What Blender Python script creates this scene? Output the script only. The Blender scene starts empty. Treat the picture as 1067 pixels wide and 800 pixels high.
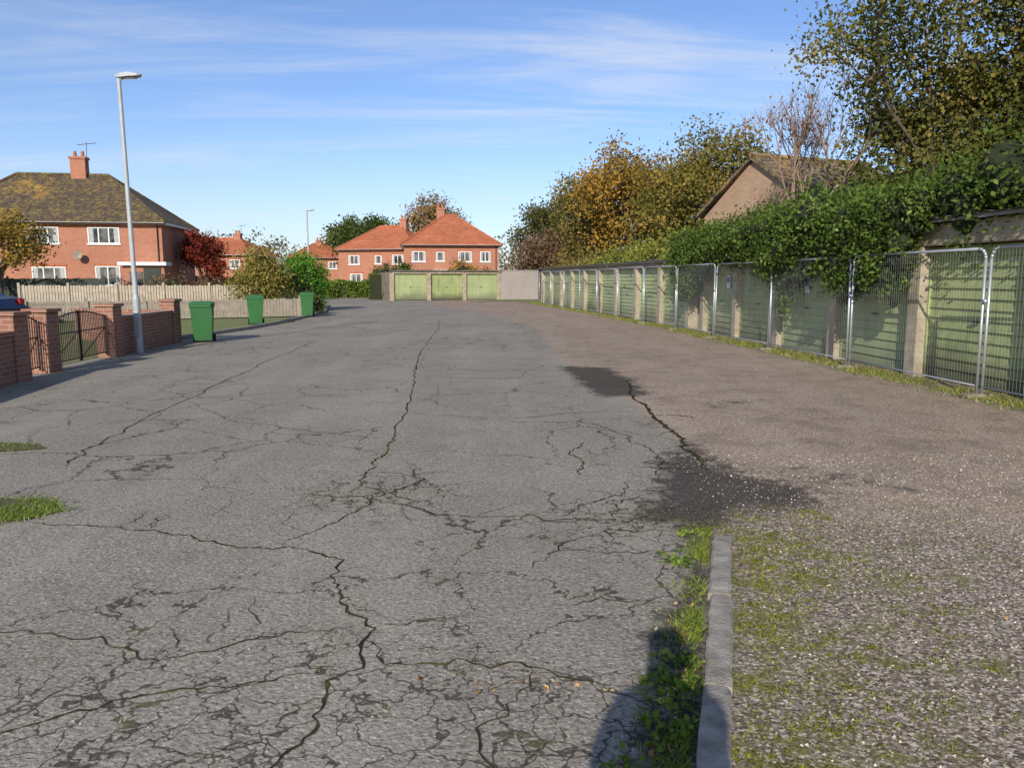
import bpy, math, random
import numpy as np
from mathutils import Vector, Matrix
scene=bpy.context.scene
COL=scene.collection
# ---------------------------------------------------------------- node helpers
def setin(nt,sock,v):
    if isinstance(v,bpy.types.NodeSocket): nt.links.new(v,sock)
    elif isinstance(v,(tuple,list)) and len(v)==3 and sock.type=='RGBA': sock.default_value=(*v,1)
    else: sock.default_value=v
def N(nt,typ,ins=None,**props):
    n=nt.nodes.new(typ)
    for k,v in props.items(): setattr(n,k,v)
    for k,v in (ins or {}).items(): setin(nt,n.inputs[k],v)
    return n
def mth(nt,op,a,b=0.0,clamp=False):
    n=N(nt,'ShaderNodeMath',{0:a,1:b},operation=op); n.use_clamp=clamp; return n.outputs[0]
def mix(nt,f,a,b,blend='MIX'):
    n=nt.nodes.new('ShaderNodeMix'); n.data_type='RGBA'; n.blend_type=blend
    setin(nt,n.inputs[0],f); setin(nt,n.inputs[6],a); setin(nt,n.inputs[7],b); return n.outputs[2]
def mr(nt,v,a,b,c=0.0,d=1.0,smooth=False):
    n=N(nt,'ShaderNodeMapRange',{0:v,1:a,2:b,3:c,4:d})
    if smooth: n.interpolation_type='SMOOTHSTEP'
    return n.outputs[0]
def ramp(nt,f,stops,const=False):
    n=nt.nodes.new('ShaderNodeValToRGB'); cr=n.color_ramp
    if const: cr.interpolation='CONSTANT'
    while len(cr.elements)<len(stops): cr.elements.new(0.5)
    for e,(p,c) in zip(cr.elements,stops): e.position=p; e.color=(*c,1)
    setin(nt,n.inputs[0],f); return n.outputs[0]
def noise(nt,vec,scale,detail=4,rough=.55,dist=0.0):
    return N(nt,'ShaderNodeTexNoise',{'Vector':vec,'Scale':scale,'Detail':detail,'Roughness':rough,'Distortion':dist}).outputs[0]
def newmat(name):
    m=bpy.data.materials.new(name); m.use_nodes=True; nt=m.node_tree
    b=nt.nodes['Principled BSDF']; return m,nt,b
def obj_co(nt): return nt.nodes.new('ShaderNodeTexCoord').outputs['Object']
def bump(nt,b,h,strength=.4,dist=.01):
    n=N(nt,'ShaderNodeBump',{'Height':h,'Strength':strength,'Distance':dist}); nt.links.new(n.outputs[0],b.inputs['Normal'])
def simple(name,c1,c2=None,scale=6,rough=.8,metal=0.0,bs=.2,spec=.3,bd=.01):
    m,nt,b=newmat(name); co=obj_co(nt)
    if c2 is None: c2=tuple(x*.75 for x in c1)
    f=noise(nt,co,scale,5,.6); f2=mr(nt,f,.3,.7)
    setin(nt,b.inputs['Base Color'],mix(nt,f2,c1,c2)); b.inputs['Roughness'].default_value=rough
    b.inputs['Metallic'].default_value=metal; b.inputs['Specular IOR Level'].default_value=spec
    if bs>.1: bump(nt,b,noise(nt,co,scale*8,2),bs,bd)
    return m
def brickmat(name,c1,c2,mortar,stain=.3):
    m,nt,b=newmat(name); co=obj_co(nt)
    s=N(nt,'ShaderNodeSeparateXYZ',{0:co})
    h=mth(nt,'ADD',s.outputs[0],s.outputs[1])
    v=N(nt,'ShaderNodeCombineXYZ',{0:h,1:s.outputs[2]}).outputs[0]
    br=N(nt,'ShaderNodeTexBrick',{'Vector':v,'Color1':c1,'Color2':c2,'Mortar':mortar,'Scale':1.0,'Mortar Size':.008,'Bias':0.0,'Brick Width':.225,'Row Height':.075})
    f=mr(nt,noise(nt,co,.9,5,.65),.35,.7)
    c=mix(nt,mth(nt,'MULTIPLY',f,stain),br.outputs[0],tuple(x*.45 for x in c1))
    c=mix(nt,mth(nt,'MULTIPLY',noise(nt,co,14,2),.35),c,tuple(min(1,x*1.5) for x in c2))
    setin(nt,b.inputs['Base Color'],c); b.inputs['Roughness'].default_value=.9
    bump(nt,b,mth(nt,'SUBTRACT',1.0,br.outputs[1]),.5,.01); return m
def tilemat(name,c1,c2,moss=None,mossamt=.5,scale=1.0):
    m,nt,b=newmat(name); co=obj_co(nt)
    s=N(nt,'ShaderNodeSeparateXYZ',{0:co})
    h=mth(nt,'ADD',s.outputs[0],s.outputs[1])
    v=N(nt,'ShaderNodeCombineXYZ',{0:h,1:s.outputs[2]}).outputs[0]
    br=N(nt,'ShaderNodeTexBrick',{'Vector':v,'Color1':c1,'Color2':c2,'Mortar':tuple(x*.4 for x in c1),'Scale':1.0,'Mortar Size':.018,'Bias':0.0,'Brick Width':.3*scale,'Row Height':.2*scale})
    c=mix(nt,mr(nt,noise(nt,co,.7,5,.7),.35,.75,0,.6),br.outputs[0],tuple(x*.55 for x in c2))
    if moss:
        c=mix(nt,mr(nt,noise(nt,co,2.6,6,.8),.49,.56),c,moss)
        c=mix(nt,mr(nt,noise(nt,co,.30,3,.6),.52,.64,0,.8),c,(moss[0]*2.4,moss[1]*1.8,moss[2]*.9))
        c=mix(nt,mr(nt,noise(nt,co,4,5,.8),.50,.56),c,(.045,.036,.026))
    setin(nt,b.inputs['Base Color'],c); b.inputs['Roughness'].default_value=.9
    bump(nt,b,br.outputs[1],-.5,.02); return m
def leafmat(name,stops,trans=.3):
    m=bpy.data.materials.new(name); m.use_nodes=True; nt=m.node_tree; nt.nodes.clear()
    a=N(nt,'ShaderNodeAttribute'); a.attribute_name='rnd'
    c=ramp(nt,a.outputs['Fac'],stops)
    d=N(nt,'ShaderNodeBsdfDiffuse',{'Color':c}); s2=d
    if trans>0:
        t=N(nt,'ShaderNodeBsdfTranslucent',{'Color':mix(nt,.3,c,(.3,.3,.02))})
        s2=N(nt,'ShaderNodeMixShader',{0:trans,1:d.outputs[0],2:t.outputs[0]})
    o=nt.nodes.new('ShaderNodeOutputMaterial'); nt.links.new(s2.outputs[0],o.inputs[0]); return m
# ---------------------------------------------------------------- geometry helpers
def link(o,parent=None):
    COL.objects.link(o)
    if parent is not None: o.parent=parent
    return o
def empty(name,loc=(0,0,0),rz=0.0):
    o=bpy.data.objects.new(name,None); o.location=loc; o.rotation_euler=(0,0,rz); o.empty_display_size=.3
    return link(o)
class B:
    def __init__(s): s.v=[];s.f=[];s.m=[]
    def add(s,vs,fs,m=0):
        o=len(s.v); s.v+=[tuple(v) for v in vs]
        for f in fs: s.f.append(tuple(i+o for i in f)); s.m.append(m)
    def box(s,x0,x1,y0,y1,z0,z1,m=0):
        s.add([(x0,y0,z0),(x1,y0,z0),(x1,y1,z0),(x0,y1,z0),(x0,y0,z1),(x1,y0,z1),(x1,y1,z1),(x0,y1,z1)],
              [(0,3,2,1),(4,5,6,7),(0,1,5,4),(1,2,6,5),(2,3,7,6),(3,0,4,7)],m)
    def obox(s,p0,p1,w,z0,z1,m=0):
        a=Vector(p0[:2]);b=Vector(p1[:2]);d=(b-a).normalized();n=Vector((-d.y,d.x))*w/2
        q=[a-n,b-n,b+n,a+n]
        s.add([(p.x,p.y,z0) for p in q]+[(p.x,p.y,z1) for p in q],[(0,3,2,1),(4,5,6,7),(0,1,5,4),(1,2,6,5),(2,3,7,6),(3,0,4,7)],m)
    def tube(s,p0,p1,r0,r1=None,n=8,m=0,cap=True):
        if r1 is None: r1=r0
        p0=Vector(p0);p1=Vector(p1);d=(p1-p0)
        if d.length<1e-6: return
        d.normalize(); t=Vector((0,0,1)) if abs(d.z)<.9 else Vector((1,0,0))
        a=d.cross(t).normalized(); b=d.cross(a)
        vs=[];
        for p,r in((p0,r0),(p1,r1)):
            for i in range(n):
                an=2*math.pi*i/n; vs.append(p+a*math.cos(an)*r+b*math.sin(an)*r)
        fs=[(i,i+n,(i+1)%n+n,(i+1)%n) for i in range(n)]
        if cap: fs+=[tuple(range(n)),tuple(range(2*n-1,n-1,-1))]
        s.add(vs,fs,m)
    def path(s,pts,r,n=8,m=0):
        for a,b in zip(pts[:-1],pts[1:]): s.tube(a,b,r,r,n,m)
    def build(s,name,mats,parent=None,bevel=0.0,smooth=False):
        me=bpy.data.meshes.new(name); me.from_pydata(s.v,[],s.f); me.update()
        for mt in (mats if isinstance(mats,(list,tuple)) else [mats]): me.materials.append(mt)
        me.polygons.foreach_set('material_index',s.m)
        if smooth: me.polygons.foreach_set('use_smooth',[True]*len(s.f))
        o=bpy.data.objects.new(name,me); link(o,parent)
        if bevel>0:
            md=o.modifiers.new('bevel','BEVEL'); md.width=bevel; md.segments=2; md.limit_method='ANGLE'
        return o
def quadmesh(name,V,k,mat,parent=None,rnd=None):
    V=np.asarray(V,dtype=np.float32).reshape(-1,3); n=len(V)//k
    me=bpy.data.meshes.new(name); me.vertices.add(len(V)); me.vertices.foreach_set('co',V.ravel())
    me.loops.add(n*k); me.loops.foreach_set('vertex_index',np.arange(n*k,dtype=np.int32))
    me.polygons.add(n); me.polygons.foreach_set('loop_start',np.arange(0,n*k,k,dtype=np.int32))
    me.polygons.foreach_set('loop_total',np.full(n,k,dtype=np.int32))
    if rnd is not None:
        at=me.attributes.new('rnd','FLOAT','POINT'); at.data.foreach_set('value',np.repeat(rnd,k).astype(np.float32))
    me.update(calc_edges=True); me.materials.append(mat)
    o=bpy.data.objects.new(name,me); return link(o,parent)
def norm(a): return a/(np.linalg.norm(a,axis=1,keepdims=True)+1e-9)
def leaves(name,C,size,rnd,mat,parent=None,seed=0,aspect=.6,up=0.0,out=None):
    rg=np.random.default_rng(seed); n=len(C)
    nr=rg.normal(size=(n,3)); 
    if out is not None: nr=nr+out*1.2
    nr[:,2]+=up; nr=norm(nr)
    t=norm(np.cross(nr,rg.normal(size=(n,3)))); b=np.cross(nr,t)
    s=(size*rg.uniform(.6,1.3,n))[:,None]
    V=np.stack([C-t*s*.5,C+b*s*aspect*.5+nr*s*.08,C+t*s*.5,C-b*s*aspect*.5+nr*s*.08],1)
    return quadmesh(name,V,4,mat,parent,np.clip(rnd,0,1))
def clumps(rg,tips,per,sig,flat=.8):
    K=len(tips); c=np.repeat(tips,per,0)+rg.normal(size=(K*per,3))*np.array([sig,sig,sig*flat])
    r=np.repeat(rg.uniform(0,1,K),per)*.6+rg.uniform(0,1,K*per)*.4
    return c,r
bark=simple('bark',(.12,.095,.07),(.06,.05,.035),5,.95,bs=.6)
def tree(name,loc,w,h,stops,seed,per=60,lsize=.2,sig=.35,trunk_r=.18,trunk_f=.3,levels=4,spread=.75,bare=False,lift=0.0,barkm=None,extra=0,low=0):
    rnd=random.Random(seed); segs=[];tips=[]
    def g(p,d,L,r,lv):
        mid=p+d*L*.5+Vector([rnd.gauss(0,.05)*L for _ in range(3)])
        end=mid+(d+Vector([rnd.gauss(0,.12) for _ in range(3)])).normalized()*L*.5
        segs.append((p,mid,r,r*.85)); segs.append((mid,end,r*.85,r*.68))
        if lv==0: tips.append(end); return
        if lv<levels: tips.append(mid) if rnd.random()<.5 and lv<levels-1 else None
        k=rnd.choice([3,3,4]) if lv>1 else 3
        a0=rnd.random()*6.28
        for i in range(k):
            a=a0+i*6.28/k+rnd.gauss(0,.3)
            t=Vector((0,0,1)) if abs(d.z)<.9 else Vector((1,0,0))
            u=d.cross(t).normalized(); v=d.cross(u)
            nd=(d+(u*math.cos(a)+v*math.sin(a))*spread*rnd.uniform(.6,1.3)+Vector((0,0,.12+lift))).normalized()
            st=end if rnd.random()<.6 else mid.lerp(end,.5)
            g(st,nd,L*rnd.uniform(.6,.85),r*.62,lv-1)
    g(Vector((0,0,0)),Vector((0,0,1)),1.0,1.0,levels)
    T=np.array([list(t) for t in tips]); cx=T.mean(0); ext=np.percentile(np.abs(T[:,:2]-cx[:2]),95)
    zmx=T[:,2].max()
    sx=(w/2-sig*.7)/ext
    def tf(p):
        z=p.z
        if z<=1: zz=z*trunk_f*h
        else: zz=trunk_f*h+(z-1)/(zmx-1)*(h-sig-trunk_f*h)
        k=min(1,max(0,z))
        return Vector(((p.x-cx[0]*k)*sx,(p.y-cx[1]*k)*sx,zz))
    e=empty(name,loc,rnd.random()*0.5)
    b=B()
    for p,q,r0,r1 in segs: b.tube(tf(p),tf(q),max(.008,r0*trunk_r),max(.006,r1*trunk_r),5,cap=False)
    b.build('trunk_and_limbs',barkm or bark,e,smooth=True)
    rg=np.random.default_rng(seed)
    T=np.array([list(tf(t)) for t in tips])
    if extra:
        i=rg.integers(0,len(T),extra); j=rg.integers(0,len(T),extra); a=rg.uniform(0,.5,(extra,1))
        T=np.concatenate([T,T[i]*(1-a)+T[j]*a])
    if low:
        an=rg.uniform(0,6.28,low); rr_=np.sqrt(rg.uniform(.1,1,low))*w*.42
        T=np.concatenate([T,np.stack([np.cos(an)*rr_,np.sin(an)*rr_,rg.uniform(.12,.5,low)*h],1)])
    if bare:
        b=B()
        for t in tips:
            t=tf(t)
            for i in range(5):
                d=Vector((rnd.gauss(0,.4),rnd.gauss(0,.4),rnd.uniform(.3,1))).normalized()*rnd.uniform(.25,.7)
                b.tube(t-d*.3,t+d,.009,.004,3,cap=False)
        b.build('twigs',barkm or bark,e)
    if per>0:
        c,r=clumps(rg,T,per,sig)
        leaves('crown_leaves',c,lsize,r,leafmat(name+'_leaf',stops),e,seed,aspect=.7)
    return e
def bush(name,loc,blobs,n,lsize,stops,seed,K=60,sig=.13,core=True,parent=None):
    rg=np.random.default_rng(seed); e=parent or empty(name,loc); 
    bl=np.array(blobs,float); A=(bl[:,3]*bl[:,5]+bl[:,4]*bl[:,5]); A/=A.sum()
    kk=max(K,n//40); i=rg.choice(len(bl),kk,p=A); d=norm(rg.normal(size=(kk,3)))
    rad=rg.uniform(.7,1.12,(kk,1)); T=bl[i,:3]+d*bl[i,3:]*rad
    per=n//kk; c,r=clumps(rg,T,per,1.0); 
    c=np.repeat(T,per,0)+rg.normal(size=(kk*per,3))*sig*(bl[np.repeat(i,per),3:].mean(1)[:,None]+.3)
    o=np.repeat(d,per,0); keep=c[:,2]+loc[2]>.02
    mt=leafmat(name+'_leaf',stops,.25)
    leaves('foliage',c[keep],lsize,r[keep],mt,e,seed,out=o[keep])
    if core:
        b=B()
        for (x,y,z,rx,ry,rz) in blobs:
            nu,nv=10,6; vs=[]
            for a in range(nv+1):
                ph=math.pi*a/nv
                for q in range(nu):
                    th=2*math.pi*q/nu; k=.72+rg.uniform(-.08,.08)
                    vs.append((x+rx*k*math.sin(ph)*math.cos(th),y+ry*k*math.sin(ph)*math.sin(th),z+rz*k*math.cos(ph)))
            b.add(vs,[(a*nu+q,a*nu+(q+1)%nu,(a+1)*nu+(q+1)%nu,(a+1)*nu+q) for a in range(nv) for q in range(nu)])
        b.build('foliage_core',CORE,e)  # added dark lumps that back the leaves, no stems modelled
    return e
CORE=simple('foliage_core_dark',(.03,.038,.016),(.018,.022,.01),5,1,bs=0)  # dark filler colour for cores added inside foliage to make it look full
def hedge(name,p0,p1,w,h,n,lsize,stops,seed):
    a=Vector(p0);b=Vector(p1);L=(b-a).length;d=(b-a)/L;rg=np.random.default_rng(seed)
    e=empty(name,(a.x,a.y,0),math.atan2(d.y,d.x))
    s=rg.uniform(0,L,n);k=rg.choice(3,n,p=[.4,.35,.25])
    y=np.where(k==0,-w/2,np.where(k==1,rg.uniform(-w/2,w/2,n),w/2)); z=np.where(k==1,h,rg.uniform(0.05,h,n))
    un=np.sin(s*2.1+seed)*.1+np.sin(s*5.3)*.06
    C=np.stack([s,y+rg.normal(size=n)*.07+un,z*(1+un*.6)+rg.normal(size=n)*.05],1); C[:,2]=np.abs(C[:,2])
    r=(np.sin(s*3+z*4)*.5+.5)*.4+rg.uniform(0,1,n)*.6
    leaves('foliage',C,lsize,r,leafmat(name+'_leaf',stops,.2),e,seed)
    q=B(); q.box(.05,L-.05,-w/2+.1,w/2-.1,0.01,h-.1); q.build('foliage_core',CORE,e)  # added dark box that fills the hedge behind its leaves
    return e
def blades(name,P,h,wd,stops,seed,lean=.35,trans=.3):
    rg=np.random.default_rng(seed); n=len(P); P=np.asarray(P,float)
    a=rg.uniform(0,6.28,n); dx=np.stack([np.cos(a),np.sin(a),np.zeros(n)],1)
    H=h*rg.uniform(.4,1.3,n); ln=rg.normal(size=(n,3))*lean*H[:,None]; ln[:,2]=H
    ww=(wd*rg.uniform(.6,1.3,n))[:,None]
    V=np.stack([P-dx*ww,P+dx*ww,P+ln],1)
    return quadmesh(name,V,3,leafmat(name+'_mat',stops,trans),None,rg.uniform(0,1,n))
# ---------------------------------------------------------------- materials
brick_red=brickmat('red_brick',(.44,.165,.09),(.33,.11,.06),(.40,.30,.22))
brick_wall_m=brickmat('garden_wall_brick',(.36,.16,.10),(.23,.095,.06),(.36,.30,.24),.5)
brick_brown=brickmat('brown_brick',(.44,.28,.175),(.35,.205,.125),(.42,.36,.28))
roof_moss=tilemat('mossy_roof_tiles',(.15,.09,.055),(.10,.062,.04),(.17,.13,.035),.6)
roof_orange=tilemat('orange_roof_tiles',(.54,.175,.08),(.41,.12,.05))
roof_brown=tilemat('brown_roof_tiles',(.27,.185,.105),(.20,.135,.08),(.21,.16,.07),.2)
white=simple('white_paint',(.78,.77,.74),(.66,.65,.61),3,.5,bs=.05)
concrete=simple('weathered_concrete',(.46,.39,.28),(.25,.20,.14),3.5,.95,bs=.5)
concrete_d=simple('dark_concrete',(.26,.22,.16),(.14,.12,.09),2.5,.95,bs=.5)
kerbm=simple('kerb_concrete',(.40,.36,.30),(.19,.165,.13),11,.95,bs=.8)
galv=simple('galvanised_steel',(.55,.57,.58),(.42,.44,.45),8,.42,.6,bs=.05)
wirem=simple('fence_wire',(.30,.32,.31),(.24,.25,.25),8,.6,.3,bs=0)
lampm=simple('lamp_post_paint',(.44,.45,.46),(.35,.36,.37),5,.55,.2,bs=.05)
woodw=simple('weathered_pale_timber',(.50,.42,.32),(.32,.265,.20),4,.9,bs=.3)
woodg=simple('grey_timber',(.36,.31,.24),(.22,.185,.14),4,.9,bs=.3)
woodd=simple('dark_timber',(.06,.07,.055),(.04,.045,.04),4,.9)
ironm=simple('wrought_iron',(.035,.03,.03),(.05,.03,.02),8,.5,.4)
binm=simple('green_bin_plastic',(.04,.15,.045),(.033,.115,.038),3,.5,bs=.05)
blackm=simple('black_rubber',(.02,.02,.02),(.03,.03,.03),8,.8)
fibre=simple('fibre_cement_roof',(.26,.25,.22),(.15,.15,.11),2,.95,bs=.5)
potm=simple('clay_pot',(.42,.18,.10),(.3,.12,.07),5,.9)
def glassmat():
    m,nt,b=newmat('window_glass'); co=obj_co(nt)
    setin(nt,b.inputs['Base Color'],mix(nt,mr(nt,noise(nt,co,1.3,2),.4,.6),(.02,.025,.03),(.14,.14,.14)))
    b.inputs['Roughness'].default_value=.06; b.inputs['Specular IOR Level'].default_value=.8; return m
glass=glassmat()
curtain=simple('net_curtain',(.45,.44,.42),(.3,.3,.29),6,.7,bs=0)
def doormat():
    m,nt,b=newmat('green_garage_door_paint'); co=obj_co(nt)
    f=noise(nt,co,1.1,5,.65); sp=N(nt,'ShaderNodeSeparateXYZ',{0:co})
    c=mix(nt,mr(nt,f,.35,.65),(.37,.415,.18),(.26,.30,.125))
    mp=N(nt,'ShaderNodeMapping',{'Vector':co,'Scale':(6,6,.5)})
    c=mix(nt,mr(nt,noise(nt,mp.outputs[0],1,4,.7),.48,.70,0,.7),c,(.15,.16,.075))
    c=mix(nt,mr(nt,mth(nt,'ADD',sp.outputs[2],mth(nt,'MULTIPLY',f,-.6)),.3,-.2),c,(.08,.08,.04))
    bay=mth(nt,'FLOOR',mth(nt,'DIVIDE',sp.outputs[0],2.75))
    wn=N(nt,'ShaderNodeTexWhiteNoise',{1:bay},noise_dimensions='1D')
    c=mix(nt,mth(nt,'MULTIPLY',wn.outputs[0],.45),c,(.36,.41,.24))
    setin(nt,b.inputs['Base Color'],c); b.inputs['Roughness'].default_value=.6; b.inputs['Specular IOR Level'].default_value=.25; return m
doorm=doormat()
# ---------------------------------------------------------------- ground
def kx(y): return 1.28-(4.5-y)*.287
def inpoly(X,Y,poly):
    ins=np.zeros(X.shape,bool); n=len(poly); dist=np.full(X.shape,1e9)
    for i in range(n):
        x0,y0=poly[i];x1,y1=poly[(i+1)%n]
        c=((y0>Y)!=(y1>Y)); 
        with np.errstate(divide='ignore',invalid='ignore'):
            xi=(x1-x0)*(Y-y0)/((y1-y0) if y1!=y0 else 1e-9)+x0
        ins^=(c&(X<xi))
        dx,dy=x1-x0,y1-y0; t=np.clip(((X-x0)*dx+(Y-y0)*dy)/(dx*dx+dy*dy),0,1)
        dist=np.minimum(dist,np.hypot(X-x0-t*dx,Y-y0-t*dy))
    return np.where(ins,dist,-dist)
def soft(s,w): return np.clip(.5+s/(2*w),0,1)
xs=np.concatenate([np.linspace(-70,-11,14),np.arange(-10.4,9.2,.12)]); ys=np.concatenate([np.arange(-4,20,.12),np.arange(20,96,.6)])
X,Y=np.meshgrid(xs,ys); nx,ny=len(xs),len(ys)
red=soft(inpoly(X,Y,[(1.3,-4),(1.25,4.7),(1.75,5.6),(1.62,8),(1.5,10),(1.1,13),(.95,16),(.8,25),(-1,35),(-5,47),(-5,60),(12,60),(12,-4)]),.22)
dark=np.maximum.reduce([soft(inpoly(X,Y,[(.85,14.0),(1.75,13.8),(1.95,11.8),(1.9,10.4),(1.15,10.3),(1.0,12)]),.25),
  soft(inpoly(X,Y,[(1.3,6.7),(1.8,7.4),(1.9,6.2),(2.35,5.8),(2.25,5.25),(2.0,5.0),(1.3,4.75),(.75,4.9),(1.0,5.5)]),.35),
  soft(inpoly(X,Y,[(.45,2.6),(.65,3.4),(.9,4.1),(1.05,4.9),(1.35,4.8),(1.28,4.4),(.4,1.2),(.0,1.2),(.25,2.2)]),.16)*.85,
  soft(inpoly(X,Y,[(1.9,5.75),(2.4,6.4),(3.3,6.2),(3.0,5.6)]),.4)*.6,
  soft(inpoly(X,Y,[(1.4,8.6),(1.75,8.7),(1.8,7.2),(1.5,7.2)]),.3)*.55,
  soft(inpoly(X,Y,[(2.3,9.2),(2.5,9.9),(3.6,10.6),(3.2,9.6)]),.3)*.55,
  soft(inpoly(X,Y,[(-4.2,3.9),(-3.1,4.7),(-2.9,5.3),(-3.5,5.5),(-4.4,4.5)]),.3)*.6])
kl=kx(Y)
moss=np.where(X>kl,1,0)*np.clip((5.6-Y)/1.2,0,1)*np.clip(1.06-.26*(X-kl),.42,1)
moss=np.maximum(moss,soft(inpoly(X,Y,[(.75,2.2),(.95,3.2),(1.18,4.6),(1.35,4.7),(1.28,4.4),(.4,1.2),(.1,0)]),.12)*.75)
fx=np.interp(Y,[4,10.2,17,24.4,36.9,49],[6.6,6.29,5.73,5.08,3.4,1.5])
moss=np.maximum(moss,np.clip((X-fx+.55)/.5,0,1)*.9)
alli=np.maximum.reduce([soft(inpoly(X,Y,[(-2.8,-1),(-2.2,2.9),(-1.0,3.4),(-.3,3.1),(.5,3.0),(.8,4.1),(.1,4.4),(.1,5.3),(1.2,6.0),(1.6,4.9),(.7,2),(.2,-1)]),.35),
   soft(inpoly(X,Y,[(-1.7,5.2),(-1.6,6.0),(-.9,6.6),(-.3,5.7),(-.5,4.9)]),.3)])
me=bpy.data.meshes.new('asphalt_road')
V=np.stack([X.ravel(),Y.ravel(),np.full(X.size,.004)],1)
I=np.arange(nx*ny).reshape(ny,nx); F=np.stack([I[:-1,:-1],I[:-1,1:],I[1:,1:],I[1:,:-1]],-1).reshape(-1,4)
me.vertices.add(len(V)); me.vertices.foreach_set('co',V.astype(np.float32).ravel())
me.loops.add(F.size); me.loops.foreach_set('vertex_index',F.ravel().astype(np.int32))
me.polygons.add(len(F)); me.polygons.foreach_set('loop_start',np.arange(0,F.size,4,dtype=np.int32)); me.polygons.foreach_set('loop_total',np.full(len(F),4,dtype=np.int32))
for nm,A in(('red',red),('dark',dark),('moss',moss),('alli',alli)):
    at=me.attributes.new(nm,'FLOAT','POINT'); at.data.foreach_set('value',A.ravel().astype(np.float32))
me.update(calc_edges=True)
road=bpy.data.objects.new('asphalt_road',me); link(road)
m,nt,b=newmat('old_asphalt'); co=obj_co(nt)
def att(n):
    a=N(nt,'ShaderNodeAttribute'); a.attribute_name=n; return a.outputs['Fac']
nl=noise(nt,co,.35,3,.6); nm_=noise(nt,co,1.7,5,.65); nf=noise(nt,co,45,3,.7); nv=noise(nt,co,9,4,.7)
sp=N(nt,'ShaderNodeTexVoronoi',{'Vector':co,'Scale':85.0}); spr=N(nt,'ShaderNodeSeparateXYZ',{0:sp.outputs['Color']}).outputs[0]
base=ramp(nt,nf,[(.25,(.165,.143,.112)),(.5,(.30,.262,.208)),(.75,(.43,.38,.31))])
base=mix(nt,mr(nt,spr,.86,.96,0,.5),base,(.58,.53,.45))
base=mix(nt,mr(nt,spr,.20,.05,0,.6),base,(.075,.064,.05))
redc=ramp(nt,nf,[(.25,(.20,.135,.095)),(.5,(.36,.26,.19)),(.75,(.51,.39,.30))])
redc=mix(nt,mr(nt,spr,.8,.92,0,.75),redc,(.68,.58,.47)); redc=mix(nt,mr(nt,spr,.24,.08,0,.75),redc,(.10,.062,.042))
redc=mix(nt,mr(nt,nm_,.45,.68,0,.42),redc,(.18,.14,.105))
rm=mr(nt,mth(nt,'ADD',att('red'),mth(nt,'MULTIPLY',mth(nt,'SUBTRACT',nv,.5),.9)),.42,.6)
c=mix(nt,rm,base,redc)
c=mix(nt,mr(nt,nl,.35,.7,.0,.28),c,(.14,.123,.098)); 
mp=N(nt,'ShaderNodeMapping',{'Vector':co,'Scale':(1.3,.16,1)}); st=noise(nt,mp.outputs[0],1,4,.6)
c=mix(nt,mr(nt,st,.45,.7,0,.42),c,mix(nt,.5,c,(.48,.43,.36)))
c=mix(nt,mr(nt,nm_,.52,.72,0,.32),c,(.13,.112,.088))
dn=N(nt,'ShaderNodeTexNoise',{'Vector':co,'Scale':2.2,'Detail':4.0,'Roughness':.7})
dv=N(nt,'ShaderNodeVectorMath',{0:dn.outputs['Color'],1:(.5,.5,.5)},operation='SUBTRACT')
dv=N(nt,'ShaderNodeVectorMath',{0:dv.outputs[0],'Scale':.45},operation='SCALE')
cv=N(nt,'ShaderNodeVectorMath',{0:co,1:dv.outputs[0]}).outputs[0]
def vor(scale): return N(nt,'ShaderNodeTexVoronoi',{'Vector':cv,'Scale':scale},feature='DISTANCE_TO_EDGE').outputs['Distance']
al=mth(nt,'ADD',att('alli'),mth(nt,'MULTIPLY',mth(nt,'SUBTRACT',nm_,.54),1.3))
w=mth(nt,'MULTIPLY',mr(nt,al,.3,.9),.034); w=mth(nt,'MULTIPLY',w,mr(nt,nv,.3,.65,.25,1.1))
dca=vor(5.0); ca=mr(nt,mth(nt,'SUBTRACT',dca,w),.010,-.004)
ca=mth(nt,'MULTIPLY',ca,mr(nt,al,.3,.45))
w2=mth(nt,'MULTIPLY',mr(nt,nl,.42,.60),.014); w2=mth(nt,'MULTIPLY',w2,mr(nt,nv,.3,.6,.3,1.2))
cb=mth(nt,'LESS_THAN',vor(1.0),w2)
notred=mth(nt,'SUBTRACT',1.0,mth(nt,'MULTIPLY',rm,.9))
cr=mth(nt,'MULTIPLY',mth(nt,'MAXIMUM',ca,cb),notred)
ccol=mix(nt,mr(nt,noise(nt,co,3.1,3),.56,.66),(.05,.043,.033),(.085,.09,.028))
c=mix(nt,mth(nt,'MULTIPLY',cr,.82),c,ccol)
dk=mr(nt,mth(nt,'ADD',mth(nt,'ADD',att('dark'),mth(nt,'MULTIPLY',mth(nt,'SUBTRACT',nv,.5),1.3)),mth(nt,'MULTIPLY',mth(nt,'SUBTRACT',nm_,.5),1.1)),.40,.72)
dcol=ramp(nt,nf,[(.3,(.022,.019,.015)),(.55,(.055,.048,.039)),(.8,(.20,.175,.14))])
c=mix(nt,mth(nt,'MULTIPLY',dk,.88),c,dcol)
mo=mth(nt,'ADD',mth(nt,'MULTIPLY',att('moss'),.78),mth(nt,'MULTIPLY',mth(nt,'SUBTRACT',noise(nt,co,3.2,6,.8),.56),3.0))
gm=mr(nt,att('moss'),.15,.6)
grav=ramp(nt,spr,[(.0,(.065,.048,.034)),(.35,(.16,.125,.092)),(.7,(.29,.235,.18)),(.9,(.56,.48,.39))])
c=mix(nt,mth(nt,'MULTIPLY',gm,.8),c,grav)
mcol=ramp(nt,nf,[(.3,(.06,.056,.012)),(.5,(.145,.145,.02)),(.72,(.27,.27,.04))])
c=mix(nt,mth(nt,'MULTIPLY',mr(nt,mo,.45,.95,0,.85),mr(nt,att('moss'),.05,.3)),c,mcol)
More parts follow.
